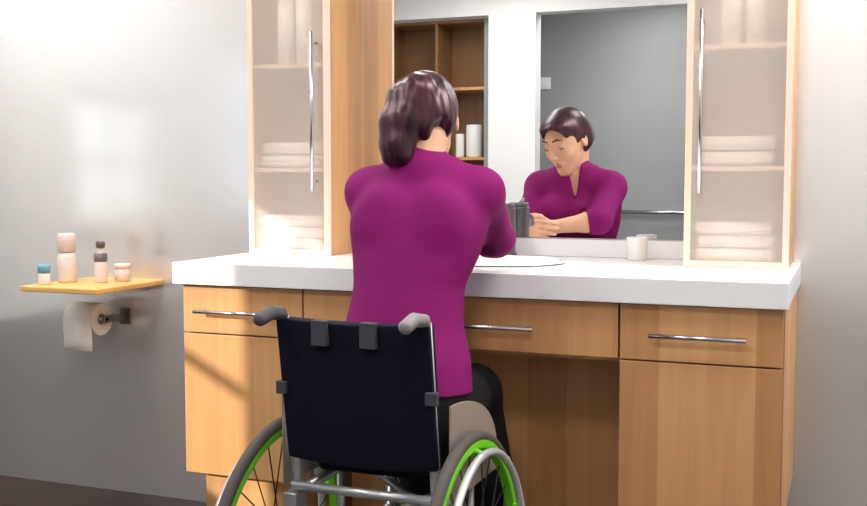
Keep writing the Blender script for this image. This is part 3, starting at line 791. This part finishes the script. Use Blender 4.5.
# hands
def hand(W_, dirv, palmn, thumbside, curl=.5):
    dv = np.array(dirv, float); dv /= np.linalg.norm(dv); nn = np.array(palmn, float); nn -= dv * (nn @ dv); nn /= np.linalg.norm(nn)
    sd_ = np.cross(dv, nn); sd_ *= thumbside
    W_ = np.array(W_, float)
    Rm = np.stack([dv, sd_, nn], 1)
    V.ell(W_ + dv * .045 + nn * .002, (.046, .036, .014), .012, Rm=Rm)
    V.cone(W_, W_ + dv * .03, .021, .016, .015)
    lens = (.068, .076, .071, .056)
    for i, q in enumerate((.027, .0095, -.0085, -.026)):
        b0 = W_ + dv * .045 + sd_ * q * .8; p = W_ + dv * (.082 - .004 * abs(i - 1)) + sd_ * q; L = lens[i]
        V.cone(b0, p, .010, .0095, .006)
        ang = .0
        for seg, rr in zip((.45, .30, .25), (.0085, .0078, .0070)):
            ang += curl * (.45 + .08 * i); q2 = p + (dv * math.cos(ang) + nn * math.sin(ang)) * L * seg
            V.cone(p, q2, rr + .0006, rr, .003); p = q2
    b0 = W_ + dv * .018 + sd_ * .020; p1 = b0 + (dv * .55 + sd_ * .65 + nn * .35) * .036; p2 = p1 + (dv * .85 + sd_ * .2 + nn * .45) * .030; p3 = p2 + (dv * .9 - sd_ * .05 + nn * .4) * .022
    V.chain([b0, p1, p2, p3], [.014, .011, .009, .0075], .005)
hand(WRr, (-1, .18, -.05), (.25, 1, -.35), 1 if np.cross((-1, .18, -.05), (.25, 1, -.35))[2] > 0 else -1, .75)
hand(WL, (1, -.02, -.06), (0, -1, -.15), 1 if np.cross((1, -.02, -.06), (0, -1, -.15))[2] > 0 else -1, .45)
body = V.mesh('body', 'skin', person, 2)
# lips, brows, lashes as small parts
def small(name, fn, m, lo_, hi_, h=.0012, par=None):
    Vv = Vol(lo_, hi_, h); fn(Vv); return Vv.mesh(name, m, par or body, 1)
body_par = person
pad = .03
def headbox(pts):
    P = np.array(pts); return P.min(0) - pad, P.max(0) + pad
bl, bh = headbox([hp(-.02, .09, -.056), hp(.02, .09, -.056)])
def lips(Vv):
    for s_ in (-1, 1):
        Vv.cone(hp(0, .0905, -.0525), hp(s_ * .018, .082, -.0565), .0040, .0020, .002)
    Vv.cone(hp(-.010, .0885, -.0625), hp(.010, .0885, -.0625), .0048, .0048, .002)
small('lips', lips, 'lip', bl, bh)
for s_ in (-1, 1):
    a, b_, c_ = hp(s_ * .013, .0925, .0335), hp(s_ * .030, .0875, .0375), hp(s_ * .048, .0755, .030)
    lo_, hi_ = headbox([a, b_, c_]); small('eyebrow', lambda Vv: Vv.chain([a, b_, c_], [.0025, .0028, .0014], .002), 'brow', lo_, hi_)
    e = [hp(s_ * (.030 + .0125 * math.cos(q)), .0835 - .003 * abs(math.cos(q)) * 1.2, .004 - .004 * math.sin(q)) for q in [PI * i / 6 for i in range(7)]]
    lo_, hi_ = headbox(e); small('eyelash_line', lambda Vv: Vv.chain(e, [.0011] + [.0016] * 5 + [.0011], .001), 'brow', lo_, hi_)

# magenta top
V = Vol((-1.24, -1.10, .60), (-.66, -.50, 1.26), .0036)
torso_shape(V, .010, .655, 1.165, .02)
V.put((-1.2, -1.1, .56), (-.7, -.7, .70), lambda X, Y, Zc: (0.655 - Zc) + 0 * X + 0 * Y, .002, 'int')
for S, E in ((SL, EL), (SR, ER)):
    V.cone(S, E, .052, .045, .025)
for E, W_ in ((EL, WL), (ER, WRr)):
    q = tuple(E[i] * .84 + W_[i] * .16 for i in range(3)); V.cone(E, q, .046, .045, .015)
# stand-up collar
nk0, nk1 = np.array((-.944, -.765, 1.135)), np.array((-.950, -.748, 1.178))
V.cone(nk0, nk1, .063, .056, .02)
# flat tops: collar and cuffs are cut clean so that skin emerges
ax_ = (nk1 - nk0) / np.linalg.norm(nk1 - nk0); top = nk1 + ax_ * .012
V.put((-1.02, -.86, 1.15), (-.88, -.66, 1.26), lambda X, Y, Zc: np.where((X - nk1[0]) ** 2 + (Y - nk1[1]) ** 2 < .075 ** 2, (X - top[0]) * ax_[0] + (Y - top[1]) * ax_[1] + (Zc - top[2]) * ax_[2], -1.), .002, 'int')
for E, W_ in ((EL, WL), (ER, WRr)):
    E, W_ = np.array(E), np.array(W_); u = (W_ - E) / np.linalg.norm(W_ - E); q = E + u * .040
    V.put(q - .08, q + .10, lambda X, Y, Zc: np.where((X - q[0]) ** 2 + (Y - q[1]) ** 2 + (Zc - q[2]) ** 2 < .085 ** 2, (X - q[0]) * u[0] + (Y - q[1]) * u[1] + (Zc - q[2]) * u[2], -1.), .002, 'int')
# neck slit
for k in range(7):
    dy = k * .014
    V.chain([(-.938, -.625 - dy, 1.200), (-.930, -.620 - dy, 1.14), (-.924, -.608 - dy, 1.055)], [.030, .018, .0045], .002, 'sub')
V.mesh('blouse', 'shirt', person, 3)

# trousers
V = Vol((-1.24, -1.09, .12), (-.66, -.30, .74), .0042)
V.loft(TORSO, .005, .02, .50, .70, TY)
for s_, pts in LEG.items():
    V.chain(pts, [.092, .068, .062, .056], .025)
V.ell((-.95, -.91, .56), (.16, .12, .07), .03)
V.put((-1.2, -.7, .1), (-.7, -.4, .2), lambda X, Y, Zc: (.165 - Zc) + 0 * X + 0 * Y, .002, 'int')
V.mesh('trousers', 'trousers', person, 3)
for s_, pts in LEG.items():
    x = pts[-1][0]; V = Vol((x - .08, -.60, .10), (x + .08, -.26, .26), .0036)
    V.chain([(x, -.515, .172), (x, -.42, .165), (x, -.345, .156)], [.038, .036, .029], .015)
    V.cone((x, -.51, .19), (x, -.50, .215), .038, .036, .02)
    V.put((x - .05, -.56, .10), (x + .05, -.30, .14), lambda X, Y, Zc: (.1315 - Zc) + 0 * X + 0 * Y, .002, 'int')
    V.mesh('shoe', 'shoe', person, 2)

# hair: skull cap and low ponytail
V = Vol((-1.12, -.90, 1.11), (-.84, -.55, 1.43), .0026)
V.ell(hp(0, -.014, .026), (.082, .100, .090), .01, Rm=HR)
V.ell(hp(0, -.055, -.020), (.070, .058, .070), .025, Rm=HR)
V.ell(hp(0, .050, .070), (.052, .040, .026), .025, Rm=HR)
# keep face, ears and nape free
V.ell(hp(0, .105, -.025), (.080, .075, .108), .006, 'sub', Rm=HR)
V.ell(hp(0, .100, -.070), (.095, .088, .070), .010, 'sub', Rm=HR)
for s_ in (-1, 1):
    V.ell(hp(s_ * .085, .018, -.045), (.028, .045, .050), .008, 'sub', Rm=HR)
for s_ in (-1, 1): V.ell(hp(s_ * .080, .062, .010), (.030, .036, .042), .010, 'sub', Rm=HR)
V.ell(hp(.048, -.085, -.105), (.048, .06, .062), .010, 'sub', Rm=HR)
V.chain([(-.982, -.770, 1.310), (-.992, -.800, 1.255), (-.988, -.816, 1.205), (-.984, -.820, 1.182)], [.050, .040, .034, .028], .02)
V.chain([(-.955, -.770, 1.325), (-.966, -.802, 1.265), (-.976, -.814, 1.21), (-.966, -.820, 1.182)], [.050, .040, .032, .022], .012)
V.chain([(-1.000, -.755, 1.315), (-1.006, -.790, 1.265), (-1.002, -.812, 1.21), (-1.000, -.818, 1.178)], [.034, .028, .025, .021], .010)
# combed grooves running down the hair
def groove(X, Y, Zc):
    a = np.arctan2(X + .985, -(Y + .70)); return a
sl, X, Y, Zc = V.win(V.lo, V.lo + np.array(V.n) * V.h)
a = np.arctan2(X + .985 + .15 * (Zc - 1.3), -(Y + .68))
V.F[sl] += (0.0011 * np.sin(a * 17 + 5 * np.sin(Zc * 7)) + .0004 * np.sin(a * 41 + 2)).astype(np.float32) * np.clip((-.70 - Y) / .04, 0, 1).astype(np.float32)
V.mesh('hair', 'hair', person, 1)
